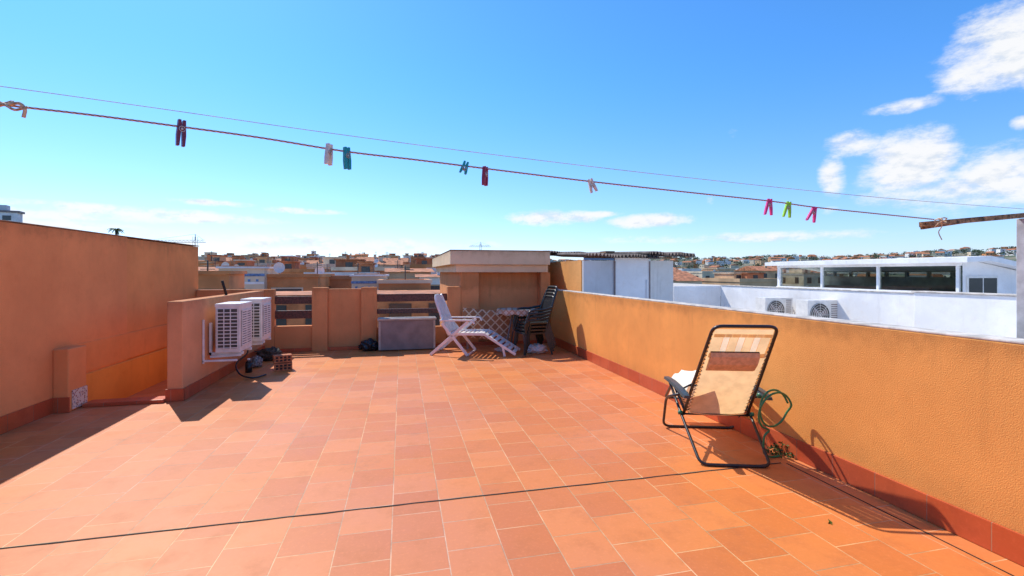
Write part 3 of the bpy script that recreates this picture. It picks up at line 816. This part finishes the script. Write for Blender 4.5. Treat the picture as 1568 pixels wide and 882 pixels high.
b=MB()
for i in range(1500):
    az=math.radians(U(-42,72)); r=math.sqrt(U(260**2,1380**2)); x,y=r*math.sin(az),r*math.cos(az); z=gz(x,y)
    if mnoise.noise(Vector((x*.004,y*.004,7)))<-.10: continue
    w=U(6,12); d=U(6,11); h=U(3.5,7) if r>420 else U(6,8)
    M=Matrix.Translation((x,y,z))@Matrix.Rotation(U(0,3.14),4,'Z')
    wm=random.choice(WC[1:4]+[WC[3],WC[3],WC[2],WC[0]])
    b.box(-w/2,w/2,-d/2,d/2,-4,h,wm,M)
    for s in (-1,1):
        for k in range(2): b.box(-w/4+k*w/2-.6,-w/4+k*w/2+.6,s*(d/2+.05)-.04,s*(d/2+.05)+.04,h-2.6,h-1.2,m_glassd,M)
    if R()<.5:
        b.add([(-w/2-.4,-d/2-.4,h),(w/2+.4,-d/2-.4,h),(w/2+.4,d/2+.4,h),(-w/2-.4,d/2+.4,h),(-w/2,0,h+1.8),(w/2,0,h+1.8)],[(0,1,5,4),(2,3,4,5),(1,2,5),(3,0,4),(0,3,2,1)],m_rooft,False,M)
b.build('distant_town')
m_tree=mat('distant_foliage',(.085,.12,.06),.95,.4,.3)  # aerial haze is put into the colour: foliage lightened for distance
b=MB()
def g1(s): return max(-1.5*s,min(1.5*s,random.gauss(0,s)))
def tree(x,y,z,h,w,nl):
    b.cyl((x,y,z-1),(x,y,z+h*.5),.25,m_trunk,5,.12)
    for k in range(nl):
        d=Vector((g1(.32),g1(.32),g1(.35)))
        c=Vector((x+d.x*w,y+d.y*w,z+h*.62+d.z*h*.5)); s=w*.11
        u=Vector((U(-1,1),U(-1,1),U(-1,1))).normalized()*s*U(.6,1.4); v=u.cross(Vector((U(-1,1),U(-1,1),U(-1,1)))).normalized()*s
        b.add([c-u,c+v,c+u,c-v],[(0,1,2,3)],m_tree)
for i in range(2300):
    az=math.radians(U(-42,72)); r=math.sqrt(U(330**2,1420**2)); x,y=r*math.sin(az),r*math.cos(az)
    tree(x,y,gz(x,y),U(4,8),U(5,9),26)
for i in range(45):
    Y=U(60,150); px=random.choice([U(300,700),U(1020,1200)]); q=W((px-784)/F*Y,Y); tree(q.x,q.y,-9,U(7,9),U(3,5),90)
b.build('distant_trees')

b=MB(); p=P(177,350,120)
b.tube([(0,0,-9),(.2,0,0),(.1,.1,p.z-.2)],[.35,.28,.25],m_trunk,8)
for k in range(26):
    a=k*2.4; el=U(-.1,.9); L=U(1.4,2.0); d=Vector((math.cos(a),math.sin(a),0)); pts=[]
    for j in range(7):
        t=j/6; pts.append(Vector((.1,.1,p.z-.2))+d*L*t*math.cos(el*.6)+Vector((0,0,L*(math.sin(el)*t-.75*t*t))))
    for j in range(6):
        q0,q1=pts[j],pts[j+1]; s=Vector((0,0,1)).cross(q1-q0).normalized()*.28*(1-j/7)
        b.add([q0,q1,q1+s+Vector((0,0,-.12)),q0+s+Vector((0,0,-.12))],[(0,1,2,3)],m_leaf); b.add([q0,q1,q1-s+Vector((0,0,-.12)),q0-s+Vector((0,0,-.12))],[(0,1,2,3)],m_leaf)
b.build('palm_tree',(p.x,p.y,0))
def crane(px,pyj,Y,pxl,pxr):
    b=MB(); zt=H+(HY-pyj)/F*Y; s=Y/F; p=W((px-784)/F*Y,Y); g=-9
    r=.8
    for a in (-1,1):
        for c in (-1,1): b.cyl((a*r,c*r,g),(a*r,c*r,zt+3),.10,m_crane,5)
    z=g
    while z<zt: b.cyl((-r,-r,z),(r,-r,z+2),.06,m_crane,4); b.cyl((r,-r,z+2),(-r,-r,z+4),.06,m_crane,4); z+=4
    xl,xr=(pxl-px)*s,(pxr-px)*s
    b.cyl((xl,0,zt),(xr,0,zt),.16,m_crane,5); b.cyl((xl*.9,0,zt+1.2),(xr*.9,0,zt+1.2),.1,m_crane,5)
    x=xl
    while x<xr-2: b.cyl((x,0,zt),(x+1,0,zt+1.2),.06,m_crane,4); b.cyl((x+1,0,zt+1.2),(x+2,0,zt),.06,m_crane,4); x+=2
    b.cyl((0,0,zt+4.5),(xl*.8,0,zt+1.2),.06,m_crane,4); b.cyl((0,0,zt+4.5),(xr*.8,0,zt+1.2),.06,m_crane,4); b.cyl((0,0,zt+1),(0,0,zt+4.5),.2,m_crane,5)
    b.build('tower_crane',(p.x,p.y,0),-YAW)
crane(299,371,260,212,315); crane(736,378,420,718,752); crane(563,402,500,540,575)

# ------------------------------------------------------------------ sun, sky
S=Vector((-.43,.76,1.0)).normalized()
L=bpy.data.lights.new('sun','SUN'); L.energy=5.0; L.angle=math.radians(.5); L.color=(1,.94,.83)
lo=bpy.data.objects.new('sun',L); scene.collection.objects.link(lo); lo.rotation_euler=S.to_track_quat('Z','Y').to_euler(); lo.location=(-5,8,12)
w=bpy.data.worlds.new('World'); scene.world=w; w.use_nodes=True; t=w.node_tree; t.nodes.clear()
out=N(t,'ShaderNodeOutputWorld'); bg=N(t,'ShaderNodeBackground'); bg.inputs[1].default_value=.15
sky=N(t,'ShaderNodeTexSky'); sky.sky_type='NISHITA'; sky.sun_disc=False
sky.sun_elevation=math.asin(S.z); sky.sun_rotation=math.atan2(S.x,S.y)
sky.air_density=1.0; sky.dust_density=.3; sky.ozone_density=2.0
tc=N(t,'ShaderNodeTexCoord'); sp=N(t,'ShaderNodeSeparateXYZ'); t.links.new(tc.outputs['Generated'],sp.inputs[0])
az=math_(t,'ARCTAN2',sp.outputs[0],sp.outputs[1]); el=math_(t,'ARCSINE',sp.outputs[2])
tint=mixc(t,ramp01(t,el,-.06,.42),(.84,.96,1.38),(.46,1.0,1.52))
t.links.new(mixc(t,1.0,sky.outputs[0],tint,'MULTIPLY'),bg.inputs[0])
CL=[(1545,75,95,55,1.3),(1490,105,45,22,1.0),(1565,35,50,40,1.2),(1385,164,60,11,.8),(1275,266,20,34,1.0),(1310,222,42,18,1.1),(1388,250,68,44,1.3),(1545,268,85,42,1.3),
    (1460,297,155,28,1.0),(1562,188,18,11,1.0),(845,334,66,10,1.2),(988,338,54,10,1.2),(1088,306,11,9,.7),(1270,320,22,9,.7),(1125,205,14,14,.2),
    (140,318,130,7,1.1),(250,330,170,10,1.2),(330,311,65,5,1.0),(460,323,60,5,1.0),(60,328,105,8,1.2),(920,328,38,5,1.0),(480,374,300,13,.85),(80,345,140,9,.9),(1100,365,240,9,.6)]
f=None
for px,py,rx,ry,wt in CL:
    x=px-784; a=math.atan2(x,F)+YAW; e=math.atan2(HY-py,math.hypot(x,F)); ra=rx*F/(F*F+x*x)*1.15; re=ry/math.hypot(x,F)*1.2
    dx=math_(t,'MULTIPLY',math_(t,'SUBTRACT',az,a),1/ra); dy=math_(t,'MULTIPLY',math_(t,'SUBTRACT',el,e),1/re)
    v=math_(t,'SUBTRACT',wt,math_(t,'ADD',math_(t,'MULTIPLY',dx,dx),math_(t,'MULTIPLY',dy,dy)))
    f=v if f is None else math_(t,'MAXIMUM',f,v)
f=math_(t,'MAXIMUM',f,-1.2)
cb=N(t,'ShaderNodeCombineXYZ'); t.links.new(az,cb.inputs[0]); t.links.new(math_(t,'MULTIPLY',el,1.9),cb.inputs[1])
n1=noise_(t,cb.outputs[0],12,10,.66)
val=math_(t,'ADD',f,math_(t,'MULTIPLY',math_(t,'SUBTRACT',n1,.5),3.4))
mask=ramp01(t,val,-.1,1.25)
cb2=N(t,'ShaderNodeCombineXYZ'); t.links.new(az,cb2.inputs[0]); t.links.new(math_(t,'ADD',math_(t,'MULTIPLY',el,1.9),.02),cb2.inputs[1])
n2=noise_(t,cb2.outputs[0],12,6,.6)
shd=ramp01(t,math_(t,'SUBTRACT',n2,n1),-.04,.14)
cc=mixc(t,shd,(1.0,1.0,1.0),(.76,.82,.90))
bg2=N(t,'ShaderNodeBackground'); bg2.inputs[1].default_value=.99; t.links.new(cc,bg2.inputs[0])
mx=N(t,'ShaderNodeMixShader'); t.links.new(math_(t,'MULTIPLY',mask,.95),mx.inputs[0]); t.links.new(bg.outputs[0],mx.inputs[1]); t.links.new(bg2.outputs[0],mx.inputs[2])
t.links.new(mx.outputs[0],out.inputs[0])

# ------------------------------------------------------------------ camera
cam=bpy.data.cameras.new('camera'); co=bpy.data.objects.new('camera',cam); scene.collection.objects.link(co)
co.location=(0,0,H); co.rotation_euler=(math.pi/2,0,-YAW)
cam.sensor_width=36; cam.lens=36*F/1568; cam.shift_y=-(441-HY)/1568; cam.clip_start=.05; cam.clip_end=8000
scene.camera=co
scene.view_settings.view_transform='Standard'; scene.view_settings.look='None'; scene.view_settings.exposure=0; scene.view_settings.gamma=1
